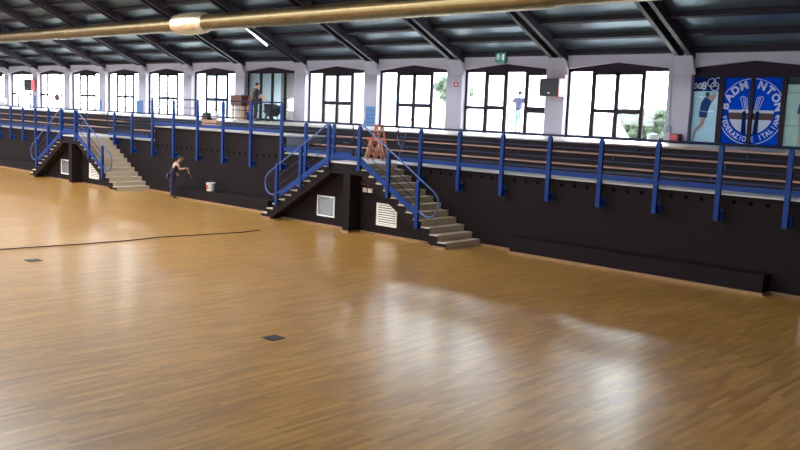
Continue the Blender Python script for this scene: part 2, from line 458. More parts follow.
def glyph(ch, size, bold=.02):
    cu = bpy.data.curves.new('t', 'FONT'); cu.body = ch; cu.size = size; cu.offset = bold * size
    cu.align_x = 'CENTER'; cu.align_y = 'CENTER'; cu.extrude = .0015; cu.resolution_u = 3
    o = bpy.data.objects.new('t', cu); COL.objects.link(o)
    dg = bpy.context.evaluated_depsgraph_get()
    me = bpy.data.meshes.new_from_object(o.evaluated_get(dg))
    bpy.data.objects.remove(o); bpy.data.curves.remove(cu)
    xs = [v.co.x for v in me.vertices]; ys = [v.co.y for v in me.vertices]
    if xs:
        mx, my = (min(xs)+max(xs))/2, (min(ys)+max(ys))/2
        for v in me.vertices: v.co.x -= mx; v.co.y -= my
    return me
def put_glyph(mb, ch, size, cx, cz, rot, y, sx=1, bold=.02):
    me = glyph(ch, size, bold)
    mt = Matrix.Translation((cx, y, cz)) @ Matrix.Rotation(-rot, 4, 'Y') @ Matrix.Rotation(PI/2, 4, 'X') @ Matrix.Diagonal((sx,1,1,1))
    me.transform(mt); mb.bm.from_mesh(me); bpy.data.meshes.remove(me)
def clipx(mb, x0, x1):
    for co, no in (((x0,0,0),(-1,0,0)), ((x1,0,0),(1,0,0))):
        g = mb.bm.verts[:] + mb.bm.edges[:] + mb.bm.faces[:]
        bmesh.ops.bisect_plane(mb.bm, geom=g, plane_co=co, plane_no=no, clear_outer=True)
    return mb
LX, LZ = -10.735, 4.02
def logo(x0, x1, which, label):
    root = empty('door_poster', ((x0+x1)/2, YF, 3.02), label, 'poster')
    Y = [YF - .004*i for i in range(8)]
    MB().box(x0, x1, Y[0]-.003, Y[0]+.006, 3.02, 5.07).build('poster_film', 'film_blue', root)
    half = lambda mb: clipx(mb, x0+.004, x1-.004)
    for a0, a1 in ((0, 180), (180, 360)): half(flat(ring(LX, LZ, 1.0, 1.025, a0, a1), Y[1])).build('outer_ring', 'film_white', root)
    # inner disc: white stripe, brown stripe, white lower segment
    def seg(z0, z1, R=.70):
        p = []
        n = 16
        for i in range(n+1):
            z = z0 + (z1-z0)*i/n; u = math.sqrt(max(0, R*R - (z-LZ)**2)); p.append((LX+u, z))
        return p + [(2*LX - a, b) for a, b in p[::-1]]
    half(flat([seg(LZ-.04, LZ+.05)], Y[1])).build('white_stripe', 'film_white', root)
    half(flat([seg(LZ-.25, LZ-.04)], Y[1])).build('brown_stripe', 'film_brown', root)
    half(flat([seg(LZ-.695, LZ-.25)], Y[1])).build('white_segment', 'film_white', root)
    half(flat(ring(LX, LZ, .70, .715, 180, 360), Y[2])).build('inner_ring', 'film_deep', root)
    # shuttlecock: feather outlines above, blue stems below
    fe = []
    def bar(a, b, w=.018):
        a, b = Vector(a), Vector(b); d = (b-a).normalized(); n = Vector((-d.y, d.x))*w/2
        return [tuple(a-n), tuple(b-n), tuple(b+n), tuple(a+n)]
    for s in (-1, 1):
        q = [(.10,.02), (.16,.42), (.28,.47), (.36,.44), (.22,.02)]
        for a, b in zip(q, q[1:]+q[:1]): fe.append(bar((LX+s*a[0], LZ+a[1]), (LX+s*b[0], LZ+b[1])))
        for t in (.3, .6): fe.append(bar((LX+s*(.10+.12*t), LZ+.02), (LX+s*(.18+.16*t), LZ+.45)))
    half(flat(fe, Y[3])).build('shuttlecock_feathers', 'film_white', root)
    st = []
    for s in (-1, 1):
        st.append([(LX+s*.16, LZ+.04), (LX+s*.26, LZ+.0), (LX+s*.26, LZ-.66), (LX+s*.10, LZ-.69)])
    half(flat(st, Y[3])).build('shuttlecock_stems', 'film_deep', root)
    def letter(ch, size, cx, cz, rot, sx, bold):
        t = MB(); put_glyph(t, ch, size, cx, cz, rot, Y[3]-.002, sx, bold); half(t)
        xs = [v.co.x for v in t.bm.verts] or [0]
        if max(xs) - min(xs) > .05: t.build('letter', 'film_white', root)
    for i, ch in enumerate('BADMINTON'):
        a = math.radians(169 - i*19.75)
        letter(ch, .335, LX + .845*math.cos(a), LZ + .845*math.sin(a), a - PI/2, 1, .045)
    for i, ch in enumerate('FEDERAZIONE ITALIANA'):
        a = math.radians(194 + i*158/19)
        if ch != ' ': letter(ch, .225, LX + .855*math.cos(a), LZ + .855*math.sin(a), a + PI/2, .8, .03)
    return root
logo(-11.62, -10.79, 'L', 'blue door poster, left half, reading BADM over FEDERAZIO')
logo(-10.68, -9.84, 'R', 'blue door poster, right half, reading NTON over NE ITALIANA')

pl = empty('window_poster', (-12.245, YF, 3.02), 'tall poster of a leaping badminton player below interlocking rings, left of the blue doors', 'poster')
MB().box(-12.7, -11.79, YF-.003, YF+.006, 3.02, 4.63).build('court_print', 'film_teal', pl)
MB().box(-12.7, -11.79, YF-.003, YF+.006, 4.63, 5.07).build('blue_band', 'film_deep', pl)
for i, ch in enumerate('008'):
    g = MB(); put_glyph(g, ch, .26 if i < 2 else .34, -12.58 + .14*i, 4.80, -.1, YF-.008, bold=.03)
    clipx(g, -12.69, -11.8).build('numeral', 'film_white', pl)
flat(ring(-12.06, 4.90, .12, .145) + ring(-11.86, 4.92, .12, .145) + ring(-11.95, 4.78, .12, .145), YF-.006, -12.69, -11.795).build('interlocking_rings', 'film_white', pl)
for q in ([(-12.66,4.45),(-12.3,4.41),(-12.3,4.46),(-12.66,4.50)], [(-12.35,3.97),(-11.9,3.99),(-11.9,4.02),(-12.35,4.0)]): flat([q], YF-.006).build('court_line', 'film_white', pl)
flat([[(-12.38,4.02),(-12.12,3.98),(-12.05,4.22),(-12.0,4.38),(-12.12,4.46),(-12.26,4.42),(-12.36,4.25)]], YF-.009).build('player_shirt', 'film_navy', pl)
flat([[(-12.40,4.0),(-12.12,3.96),(-12.14,3.78),(-12.38,3.80)]], YF-.012).build('player_shorts', 'film_navy', pl)
flat([[(-12.30,3.80),(-12.16,3.80),(-12.22,3.55),(-12.45,3.35),(-12.50,3.1),(-12.56,3.1),(-12.53,3.40),(-12.34,3.58)]], YF-.015).build('player_leg', 'film_skin', pl)
flat([[(-12.16,4.42),(-11.98,4.30),(-11.86,4.50),(-11.90,4.58),(-12.02,4.52)]], YF-.015).build('player_arm', 'film_skin', pl)
flat([[(-12.16+.07*math.cos(a*PI/6), 4.53+.08*math.sin(a*PI/6)) for a in range(12)]], YF-.018).build('player_head', 'film_dark', pl)

pr = empty('window_poster', (-9.24, YF, 3.02), 'pale poster with a cropped player figure, right of the blue doors at the frame edge', 'poster')
MB().box(-9.7, -8.78, YF-.003, YF+.006, 3.02, 4.86).build('court_print', 'film_grey', pr)
MB().box(-9.7, -8.78, YF-.003, YF+.006, 4.86, 5.07).build('photo_strip', 'film_dark', pr)
for q in ([(-9.7,4.60),(-8.78,4.62),(-8.78,4.635),(-9.7,4.615)], [(-9.7,3.62),(-8.78,3.64),(-8.78,3.655),(-9.7,3.635)]): flat([q], YF-.006).build('court_line', 'film_dark', pr)
flat([[(-9.36,4.0),(-9.1,3.95),(-9.0,4.3),(-9.06,4.5),(-9.22,4.48),(-9.32,4.25)]], YF-.009).build('player_shirt', 'film_navy', pr)
flat([[(-9.34,4.0),(-9.12,3.98),(-9.1,3.5),(-9.2,3.1),(-9.28,3.1),(-9.24,3.5)]], YF-.012).build('player_leg', 'film_skin', pr)
flat([[(-9.2+.07*math.cos(a*PI/6), 4.57+.08*math.sin(a*PI/6)) for a in range(12)]], YF-.012).build('player_head', 'film_skin', pr)

# ------------------------------------------------------------------ bench boards on the tiers
def bench(x0, x1, y, z, label):
    root = empty('bench', ((x0+x1)/2, y, z), label, 'bench', None)
    MB().box(x0, x1, y-.06, y+.26, z, z+.035).build('seat_board', 'bench', root, bevel=.008)
    n = max(2, int((x1-x0)/3))
    for i in range(n):
        xx = x0 + (x1-x0)*(i+.5)/n
        MB().box(xx-.03, xx+.03, y-.04, y-.005, z-.14, z).build('bracket', 'navy', root)
    return root
for nm, (a, b) in {'behind the balcony rail right of the double staircase': (-19.3, 8.0), 'between the platform and the near staircase': (-22.9, -19.6),
                   'behind the balcony rail left of the far staircase': (-62, -37.2), 'between the far staircase and the platform': (-34.9, -31.8)}.items():
    for y, z, w in ((19.9, ZS+.29, 'lowest long wooden bench board'), (20.7, ZS+.58, 'middle long wooden bench board')):
        bench(a, b, y, z, w + ' ' + nm)
for a, b, w in ((-13.0, 8.0, 'top wooden bench board under the blue printed doors'),):
    bench(a, b, 21.5, ZW-.02, w)
struct(MB().box(X_LEFT, -13.02, 21.47, 21.8, ZW-.02, ZW+.012).build('trim_walkway_lit_edge', 'walk'))  # pale stretch of the edge, window light put into its colour

# ------------------------------------------------------------------ balcony railings
YP = D - .16
def post(root, x, y, z0, z1, m='blue', bracket=True):
    p = MB(); w = .055
    p.box(x-w, x+w, y-.04, y+.04, z0, z1-.06)
    p.hexa([(x-w,y-.04,z1-.06),(x+w,y-.04,z1-.06),(x+w,y+.04,z1-.06),(x-w,y+.04,z1-.06),
            (x-.015,y-.015,z1),(x+.015,y-.015,z1),(x+.015,y+.015,z1),(x-.015,y+.015,z1)])
    o = p.build('post', m, root)
    if bracket:
        MB().box(x-.05, x+.05, y+.04, D-.02, z0+.04, z0+.2).box(x-.09, x+.09, D-.02, D, z0, z0+.24).build('wall_bracket', m, o)
    return o
def railing(label, x0, x1, zb, posts, loops=(), ztop=1.05, zlow=1.45):
    root = empty('balcony_railing', ((x0+x1)/2, YP, zlow), label, 'railing')
    for x in posts: post(root, x, YP, (1.72 if abs(x+34.5) < .1 else 1.52 if abs(x+16.85) < .1 else zlow), zb+ztop+.02)
    zr = zb + ztop + .03
    a = [(x0, YP, zr), (x1, YP, zr)]
    for s in loops:
        # D-shaped return at a free end
        if s == 'L': a = [(x0+.35, YP, zb+.50), (x0+.10, YP, zb+.50), (x0-.02, YP, zb+.56), (x0-.12, YP, zb+.80), (x0-.10, YP, zb+.86), (x0, YP, zr)] + a[1:]
        if s == 'R': a = a[:-1] + [(x1, YP, zr), (x1+.02, YP, zb+.92), (x1+.12, YP, zb+.84), (x1+.02, YP, zb+.58), (x1-.10, YP, zb+.50), (x1-.4, YP, zb+.50)]
    MB().tube(a, .024).build('top_rail', 'navy', root, smooth=True)
    for dz in (.52, .79): MB().tube([(x0, YP, zb+dz), (x1, YP, zb+dz)], .013, 6).build('mid_rail', 'navy', root, smooth=True)
    MB().box(x0, x1, YP-.012, YP+.012, zb+.235, zb+.275).build('low_rail', 'navy', root)
    MB().box(x0, x1, YP-.015, YP+.015, zb+.07, zb+.19).build('kick_plate', 'blue', root)
    return root
pr_ = [-16.85] + [-15.40 + 1.4853*i for i in range(0, 14)]
railing('long blue balcony railing right of the near staircase', -17.72, pr_[-1], ZS, pr_, loops=('L',))
railing('short blue balcony railing between the raised platform and the near staircase', -23.05, -19.72, ZS, [-21.95, -20.58], loops=('R',))
XS2 = -31.95; DX = XS2 - XS
XR2, XL2 = XR + DX, XL + DX
railing('tall blue railing along the raised platform in the middle', RX0, RX1, ZS+.58, [-31.45, -29.9, -28.25, -26.6, -24.93, -23.22], ztop=1.07, zlow=1.45)
railing('short blue balcony railing between the far staircase and the platform', XR2+.2, -31.7, ZS, [-34.5, -33.05], loops=('L',))
pl_ = [-37.9 - 1.43*i for i in range(0, 17)]
railing('long blue balcony railing left of the far staircase', pl_[-1], XL2-.45, ZS, pl_, loops=('R',))

# ------------------------------------------------------------------ staircases
YO = D - W; YREC = 17.81
def staircase(label):
    cx = (XL+XR)/2
    root = empty('staircase', (cx, YO, 0), label, 'staircase')
    for sgn, xf in ((1, XR), (-1, XL)):
        X = lambda t: xf + sgn*t           # t measured outward from the landing edge
        foot = 11*RUN
        prof = [(X(0), ZS-.05)]
        for k in range(11, 0, -1):
            t = (11-k)*RUN
            prof += [(X(t), k*RISE-.03), (X(t+RUN), k*RISE-.03)]
        prof += [(X(foot), 0), (X(foot-.46), 0), (X(0), ZS-.40)]
        MB().prism(prof, 'y', YO, D-.004).build('flight', 'wall_dark', root)
        for k in range(1, 12):
            t = (11-k)*RUN
            s = MB()
            a, b = sorted((X(t-.0), X(t+RUN+.015))); s.box(a, b, YO-.012, D-.004, k*RISE-.03, k*RISE)
            a, b = sorted((X(t+RUN-.004), X(t+RUN+.008))); s.box(a, b, YO+.02, D-.004, (k-1)*RISE, k*RISE-.03)
            s.build('step', 'concrete', root)
        a, b = sorted((X(-.004), X(.008))); MB().box(a, b, YO+.02, D-.004, 11*RISE, ZS-.05).build('riser', 'concrete', root)
        # recessed wall under the flight
        poly = [(X(-.65), 0), (X(foot-.46), 0), (X(0), ZS-.42), (X(-.65), ZS-.36)]
        MB().prism(poly, 'y', YREC, D-.01).build('under_wall', 'wall_dark', root)
        sk = MB()
        a, b = sorted((X(-.5), X(foot-.46))); sk.box(a, b, YREC-.025, YREC, 0, .055)
        a, b = sorted((X(foot-.46), X(foot+.03))); sk.box(a, b, YO-.03, YO, 0, .055)
        sk.build('skirting', 'skirting', root)
    MB().box(XL, XR, YO, D-.02, ZS-.36, ZS-.05).build('landing', 'wall_dark', root)
    MB().box(XL-.01, XR+.01, YO-.015, D-.031, ZS-.05, ZS).build('landing_top', 'edge', root)
    MB().box(cx-.02, cx+.26, YO-.05, YREC+.01, 0, ZS-.36).build('column', 'wall_dark', root)
    MB().box(cx-.04, cx+.28, YO-.075, YO-.05, 0, .055).box(cx+.26, cx+.285, YO-.05, YREC, 0, .055).box(cx-.045, cx-.02, YO-.05, YREC, 0, .055).build('skirting', 'skirting', root)
    return root
st1 = staircase('near double staircase in the middle of the hall, grey steps on a dark base')
st2 = copy_tree(st1, (DX, 0, 0)); st2['label'] = 'far double staircase at the left, grey steps on a dark base'

def stair_railing(label):
    root = empty('stair_railing', ((XL+XR)/2, YO, 0), label, 'railing')
    y = YO - .06
    def pst(x, z0, z1):
        return post(root, x, y, z0, z1, bracket=False)
    for x, z0, z1 in ((XL-.02, 1.86, 3.14), (XR-.06, 1.84, 3.16), (-16.80, 1.17, 2.47), (-15.66, .44, 1.78), (-20.56, 1.13, 2.48), (-21.71, .47, 1.82)):
        pst(x, z0, z1)
    zn = lambda t: ZS - t*RISE/RUN              # nosing line, t outward from the landing edge
    H = 1.1
    ends = []
    for sgn, xf in ((1, XR), (-1, XL)):
        X = lambda t: xf + sgn*t
        top = [(X(-.06), y, ZS+H), (X(.1), y, ZS+H-.03), (X(2.86), y, zn(2.86)+1.07), (X(2.99), y, 1.34), (X(3.03), y, 1.18), (X(2.98), y, .96), (X(2.82), y, .82), (X(2.6), y, .80), (X(2.3), y, .93)]
        MB().tube(top, .022).build('handrail', 'steel', root, smooth=True)
        for dz in (.42, .70):
            MB().tube([(X(-.02), y, ZS+dz), (X(2.28), y, zn(2.28)+dz)], .012, 6).build('mid_rail', 'navy', root, smooth=True)
        MB().beam((X(-.05), y, zn(0)+.10), (X(2.28), y, zn(2.28)+.10), .03, .17).build('kick_plate', 'blue', root)
    MB().tube([(XL-.0, y, ZS+H), (XR-.0, y, ZS+H)], .022).build('landing_handrail', 'navy', root, smooth=True)
    for dz in (.42, .70): MB().tube([(XL, y, ZS+dz), (XR, y, ZS+dz)], .012, 6).build('mid_rail', 'navy', root, smooth=True)
    MB().box(XL, XR, y-.015, y+.015, ZS+.06, ZS+.18).build('kick_plate', 'blue', root)
    return root
sr1 = stair_railing('blue railing with looped handrails on the near double staircase')
sr2 = copy_tree(sr1, (DX, 0, 0)); sr2['label'] = 'blue railing with looped handrails on the far double staircase'

# louvre and hatch under the flights
def louvre(label, dx=0):
    root = empty('vent_louvre', (-17.23+dx, YREC, .29), label, 'vent')
    fr = [(-17.64,.29),(-16.82,.29),(-16.83,.77),(-17.10,.94),(-17.64,.94)]
    inn = [(-17.58,.34),(-16.87,.34),(-16.88,.75),(-17.12,.89),(-17.58,.89)]
    m = MB()
    for i in range(5):
        a, b, c, d_ = fr[i], fr[(i+1)%5], inn[(i+1)%5], inn[i]
        m.prism([a, b, c, d_], 'y', YREC-.03, YREC-.001)
    for v in m.bm.verts: v.co.x += dx
    m.build('louvre_frame', 'louver', root)
    s = MB()
    for i in range(8):
        z = .37 + i*.068
        xr = -16.875 if z < .74 else -16.875 - (z-.74)*1.6
        s.hexa([(-17.58+dx,YREC-.024,z-.018),(xr+dx,YREC-.024,z-.018),(xr+dx,YREC-.02,z-.018),(-17.58+dx,YREC-.02,z-.018),
                (-17.58+dx,YREC-.008,z+.022),(xr+dx,YREC-.008,z+.022),(xr+dx,YREC-.004,z+.022),(-17.58+dx,YREC-.004,z+.022)])
    s.build('slats', 'louver', root)
    MB().box(-17.58+dx, -17.0+dx, YREC-.003, YREC-.001, .34, .80).build('back_plate', 'socket', root)
    return root
louvre('cream louvred vent with a clipped corner under the near staircase')
louvre('pale clipped vent under the right flight of the far staircase', DX)
def hatch(label, dx=0):
    root = empty('vent_hatch', (-19.85+dx, YREC, .29), label, 'vent')
    m = MB(); x0, x1, z0, z1 = -20.25+dx, -19.45+dx, .29, .93
    for a in ((x0,x1,z0,z0+.04),(x0,x1,z1-.04,z1),(x0,x0+.04,z0+.04,z1-.04),(x1-.04,x1,z0+.04,z1-.04)):
        m.box(a[0],a[1],YREC-.03,YREC-.001,a[2],a[3])
    m.build('hatch_frame', 'white', root)
    MB().box(x0+.04,x1-.04,YREC-.012,YREC-.001,z0+.04,z1-.04).build('hatch_panel', 'hatchglass', root)
    return root
hatch('square vent with white frame and grey panel under the near staircase')
hatch('small grey vent left of the column under the far staircase', DX)
sw = empty('switch_box', (-18.03, YREC, 1.2), 'pair of small white switch boxes on the dark wall beside the staircase column', 'switch')
for x in (-18.15, -17.93): MB().box(x-.085, x+.085, YREC-.04, YREC-.001, 1.2, 1.33).build('cover', 'louver', sw, bevel=.006)
tg = empty('wall_tag', (-18.2, YREC, 1.38), 'small reddish marks above the white switch boxes', 'tag')
for i in range(3): MB().box(-18.36+.14*i, -18.28+.14*i, YREC-.01, YREC-.001, 1.40-.02*i, 1.50-.02*i).build('mark', 'wood_dark', tg)

# ------------------------------------------------------------------ low plinths along the foot of the wall
def plinth(x0, x1, y0, h, label):
    root = empty('plinth', ((x0+x1)/2, (y0+D)/2, 0), label, 'plinth')
    MB().box(x0, x1, y0, D-.004, 0, h).build('casing', 'wall_dark', root, bevel=.01)
    MB().box(x0-.0, x1+.025, y0-.025, y0, 0, .055).box(x1, x1+.025, y0, D-.02, 0, .055).box(x0-.025, x0, y0-.025, D-.02, 0, .055).build('skirting', 'skirting', root)
plinth(-13.34, -6.73, 18.46, .44, 'long low dark plinth at the wall foot, right of the near staircase')
plinth(-29.2, -23.3, 18.25, .42, 'long low dark plinth at the wall foot, under the white paint bucket')
plinth(-62, -40.0, 18.46, .42, 'long low dark plinth at the wall foot, left of the far staircase')
skirt('baseboard_right', -6.70, X_RIGHT, D); skirt('baseboard_middle', XS+.03, -13.37, D)
skirt('baseboard_left', XS2+.03, -29.23, D)
tag(MB().box(-5.48, -5.1, 17.05, 17.3, 0, .42).build('block', 'louver', bevel=.01), 'pale block on the floor at the right edge of the view', 'block')

# ------------------------------------------------------------------ duct
dt = empty('air_duct', (-25, 22.5, 6.85), 'long round spiral duct hanging under the rafters with a crinkled foil sleeve', 'duct')
CZ = 7.2
def xcyl(prof, n=28):
    m = MB(); rings = []
    for x, r in prof: rings.append([m.bm.verts.new((x, 22.5 + r*math.cos(2*PI*k/n), CZ + r*math.sin(2*PI*k/n))) for k in range(n)])
    for a, b in zip(rings, rings[1:]):
        for k in range(n): m.bm.faces.new((a[k], a[(k+1)%n], b[(k+1)%n], b[k]))
    m.bm.faces.new(rings[0][::-1]); m.bm.faces.new(rings[-1]); return m
def ribbed(x0, x1, r, pitch=.55, amp=.008):
    p = []; x = x0
    while x < x1 - .06:
        p += [(x, r), (x+.02, r+amp), (x+.04, r)]; x += pitch
    return p + [(x1, r)]
def duct_part(nm, prof, m='duct'): return xcyl(prof).build(nm, m, dt, smooth=False)
duct_part('duct_section', ribbed(X_LEFT+.2, -47.4, .31))
duct_part('collar', [(-47.4,.32),(-47.35,.345),(-46.6,.36),(-46.2,.36),(-46.15,.345)])
duct_part('duct_section', ribbed(-46.15, -35.7, .335, 1.2))
pf = []
for i in range(57):
    t = i/56; pf.append((-35.75 + 2.45*t, .34 + .12*math.sin(PI*t)**.35 * (1 if 0 < t < 1 else 0) + .045*math.sin(2*PI*8*t)))
duct_part('foil_sleeve', pf, 'foil')
duct_part('duct_section', ribbed(-33.4, -15.35, .35, .42))
duct_part('reducer', [(-15.35,.36),(-15.3,.36),(-14.95,.30),(-14.9,.30)])
duct_part('duct_section', ribbed(-14.9, X_RIGHT-.2, .30, .42))
for k in range(-3, KMAX):
    xm = XB - k*B + .075
    z_r = 5.5 + SL*(27-22.5)
    MB().tube([(xm, 22.5, CZ+.28), (xm, 22.5, z_r+.06)], .012, 6).build('hanger', 'socket', dt)

# fluorescent batten
fl = empty('fluorescent_lamp', (-32.48, 24.6, 6.75), 'glowing white fluorescent tube lamp under the roof above the dim bay', 'lamp')
a, b = Vector((-32.48, 24.0, 7.08)), Vector((-32.48, 25.2, 6.40))
up = Vector((0, .49, .87))
MB().beam(a+up*.06, b+up*.06, .12, .05, up=up).build('lamp_body', 'white', fl)
MB().tube([a, b], .032, 10).build('lamp_tube', 'tube', fl, smooth=True)
for p in (a, b): MB().beam(p-up*.03, p+up*.06, .05, .05, up=(1,0,0)).build('lamp_holder', 'white', fl)
for p in (a*.85+b*.15, a*.15+b*.85): MB().tube([p+up*.07, Vector((p.x, p.y, zroof(p.y)-.0))], .01, 6).build('hanger', 'socket', fl)

# ------------------------------------------------------------------ things on the window wall
ex = empty('exit_sign', (-20.2, 26.75, 5.56), 'green emergency exit sign box above the open door', 'sign')
MB().box(-20.46, -19.98, 26.72, 26.85, 5.62, 5.97).build('sign_body', 'signgreen', ex, bevel=.01)
MB().box(-20.40, -20.05, 26.74, 26.85, 5.53, 5.62).build('lamp_base', 'film_grey', ex)
m = MB()
Yx = 26.719
m.prism([(-20.40,5.70),(-20.36,5.70),(-20.32,5.80),(-20.28,5.70),(-20.24,5.70),(-20.29,5.83),(-20.25,5.86),(-20.26,5.89),(-20.36,5.89),(-20.39,5.82),(-20.36,5.82),(-20.345,5.86),(-20.34,5.82)], 'y', Yx-.003, Yx)
m.prism([(-20.31+.022*math.cos(i*PI/4), 5.925+.022*math.sin(i*PI/4)) for i in range(8)], 'y', Yx-.003, Yx)
m.box(-20.14, -20.03, Yx-.003, Yx, 5.68, 5.91)
m.prism([(-20.22,5.76),(-20.18,5.80),(-20.22,5.84)], 'y', Yx-.003, Yx)
m.build('pictogram', 'signwhite', ex)
fs = empty('fire_sign', (-22.44, 26.85, 4.68), 'small red fire point sign with white centre on the pillar left of the open door', 'sign')
MB().box(-22.54, -22.32, 26.84, 26.85, 4.68, 4.86).build('plate', 'red', fs)
MB().box(-22.47, -22.39, 26.836, 26.84, 4.73, 4.81).build('symbol', 'signwhite', fs)
def display(x0, x1, z0, z1, label):
    root = empty('display_box', ((x0+x1)/2, 26.6, z0), label, 'display')
    MB().box(x0, x1, 26.50, 26.846, z0, z1).build('housing', 'red', root, bevel=.008)
    MB().box(x0+.01, x1-.01, 26.47, 26.50, z0+.01, z1-.01).build('front_panel', 'black', root)
    MB().box(x0+.05, x1-.05, 26.465, 26.47, z0+.05, z1-.05).build('screen', 'black', root)
    MB().box((x0+x1)/2-.04, (x0+x1)/2+.04, 26.463, 26.466, z0+.1, z0+.15).build('badge', 'signwhite', root)
    return root
display(-18.2, -17.38, 4.36, 5.0, 'black fronted display box with red side on the pillar right of the open door')
display(-61.5, -60.35, 4.12, 4.9, 'black fronted display box with red side on a far left pillar')
def pad(x0, x1, z1, label, lines=0):
    root = empty('pillar_board', ((x0+x1)/2, 26.84, ZW), label, 'board')
    MB().box(x0, x1, 26.82, 26.85, ZW, z1).build('board', 'pad_blue', root)
    for i in range(lines):
        z = ZW + (z1-ZW)*(i+1)/(lines+1); MB().box(x0+.01, x1-.01, 26.815, 26.82, z-.012, z+.012).build('line', 'socket', root)
pad(-46.9, -46.25, 3.72, 'light blue board on the pillar base above the foot of the far staircase')
pad(-51.4, -51.1, 3.66, 'narrow light blue board on the pillar base above the top steps of the far staircase')
pad(-60.9, -60.4, 3.78, 'light blue board on the pillar base below the far left display box')
pad(-27.5, -26.95, 3.80, 'blue ruled board on the base of the pillar behind the near landing', 4)
ic = empty('intercom', (-13.27, 26.82, 3.26), 'small grey box with a conduit on the pillar left of the posters', 'intercom')
MB().box(-13.36, -13.2, 26.79, 26.846, 3.26, 3.48).build('case', 'return_grey', ic, bevel=.01)
MB().tube([(-13.29, 26.832, 3.48), (-13.29, 26.832, 5.1)], .012, 6).build('conduit', 'return_grey', ic)
rb = empty('fire_box', (-12.95, 26.6, ZW), 'low red brown box standing at the pillar foot left of the posters', 'box')
MB().box(-13.1, -12.78, 26.55, 26.84, ZW, 3.24).build('case', 'wood_dark', rb, bevel=.02)
MB().box(-13.06, -12.82, 26.535, 26.55, ZW+.05, 3.2).build('front', 'red', rb)
hb = empty('hanging_bag', (-57.2, 26.98, 3.5), 'brown bag hanging on a far left window frame', 'bag')
MB().blob((-57.25, 26.88, 3.72), (.28, .12, .26), 3, .12).build('bag_body', 'wood_dark', hb, smooth=True)
MB().tube([(-57.42,26.9,3.9),(-57.3,26.97,4.12),(-57.12,26.9,3.9)], .015, 6).build('strap', 'wood_dark', hb)
tag(MB().blob((-63.9, 25.6, ZW+.38), (.7, .5, .42), 5, .22).build('tarp_heap', 'tarp', smooth=True), 'heap under a pale grey sheet at the far left walkway edge', 'heap')
tag(MB().blob((-13.75, 26.7, ZW+.14), (.2, .14, .15), 8, .25).build('plastic_bag', 'bag', smooth=True), 'crumpled white plastic bag on the walkway below the hedge window', 'bag')

# ------------------------------------------------------------------ things on the platform and walkway
bx = empty('cardboard_box', (-29.45, 20.3, ZS+.59), 'brown cardboard box on the platform behind the tall railing', 'box')
MB().box(-29.98, -29.0, 20.05, 20.5, ZS+.59, 2.98).build('carton', 'card', bx, bevel=.01)
MB().hexa([(-29.98,20.04,2.98),(-29.5,20.04,2.98),(-29.5,20.05,2.98),(-29.98,20.05,2.98),(-29.98,19.9,3.05),(-29.5,19.9,3.05),(-29.5,19.91,3.05),(-29.98,19.91,3.05)]).build('flap', 'card', bx)
tc_ = empty('tool_case', (-29.85, 20.3, 2.98), 'black tool case lying on the cardboard box', 'case')
MB().box(-30.05, -29.66, 20.1, 20.5, 2.985, 3.26).build('case', 'black', tc_, bevel=.02)
MB().tube([(-29.95,20.3,3.25),(-29.93,20.3,3.31),(-29.78,20.3,3.31),(-29.76,20.3,3.25)], .012, 6).build('handle', 'socket', tc_)
tag(MB().blob((-29.40, 20.3, 3.16), (.2, .17, .15), 4, .2).build('plastic_bag', 'bag', smooth=True), 'crumpled white bag on the cardboard box beside the black case', 'bag')

wk = empty('workbench', (-35.35, 25.9, ZW), 'wooden workbench with dark apron and pale legs before the pillar', 'workbench')
x0, x1 = -35.95, -35.0
MB().box(x0, x1, 25.65, 26.25, 4.04, 4.13).build('top', 'wood_dark', wk)
MB().box(x0+.03, x1-.03, 25.68, 26.22, 3.6, 4.04).build('apron', 'wood_dark', wk)
for xx in (x0+.1, x1-.16):
    for yy in (25.72, 26.12): MB().box(xx, xx+.09, yy, yy+.08, ZW, 3.6).build('leg', 'wood_pale', wk)
MB().box(x0+.1, x1-.1, 25.9, 25.95, 3.08, 3.16).build('stretcher', 'wood_pale', wk)
tl = empty('wooden_easel', (-34.75, 25.9, ZW), 'narrow orange wooden easel standing beside the workbench', 'easel')

for s in (-1, 1): MB().beam((-34.78+.18*s, 25.8, ZW), (-34.78+.03*s, 26.0, 4.15), .04, .03).build('leg', 'wood_orange', tl)
MB().beam((-34.78, 26.3, ZW), (-34.78, 26.0, 4.1), .04, .03).build('leg', 'wood_orange', tl)
for z in (3.25, 3.6, 3.9): MB().box(-34.92, -34.64, 25.82+(z-ZW)*.16, 25.86+(z-ZW)*.16, z, z+.04).build('rung', 'wood_orange', tl)

def bucket(c, r, h, m, label, band=None, name='bucket', handle=True):
    root = empty(name, c, label, 'bucket'); c = Vector(c)
    MB().lathe(c, [(r*.85,0),(r,h),(r*1.06,h),(r*1.06,h-.02),(r*1.01,h-.025),(r*.97,h-.005),(r*.9,h-.01)], 24).build('bucket_body', m, root, smooth=False)
    if band:
        mm = MB(); n = 14; rings = []
        for zz in (.18*h, .78*h):
            rr = r*(.85+.15*zz/h)+.004
            rings.append([mm.bm.verts.new(c + Vector((rr*math.cos(math.radians(-175+110*i/n)), rr*math.sin(math.radians(-175+110*i/n)), zz))) for i in range(n+1)])
        for i in range(n): mm.bm.faces.new((rings[0][i], rings[0][i+1], rings[1][i+1], rings[1][i]))
        mm.build('printed_label', band, root)
    if handle:
        MB().tube([c + Vector((r*1.05*math.cos(t), .02, h-.03+.0+ r*.75*math.sin(t))) for t in [i*PI/10 for i in range(11)]], .007, 6).build('handle', 'socket', root)
    return root
bucket((-27.03, 18.5, .42), .165, .3, 'white', 'white paint bucket with orange red print on the low plinth', 'bucket_orange')
bucket((-33.95, 25.6, ZW), .2, .42, 'pale_blue', 'pale blue plastic bucket on the walkway at the dim bay', handle=False)
bucket((-34.4, 25.75, ZW), .19, .40, 'navy', 'dark blue bucket left of the pale blue one on the walkway', handle=False)
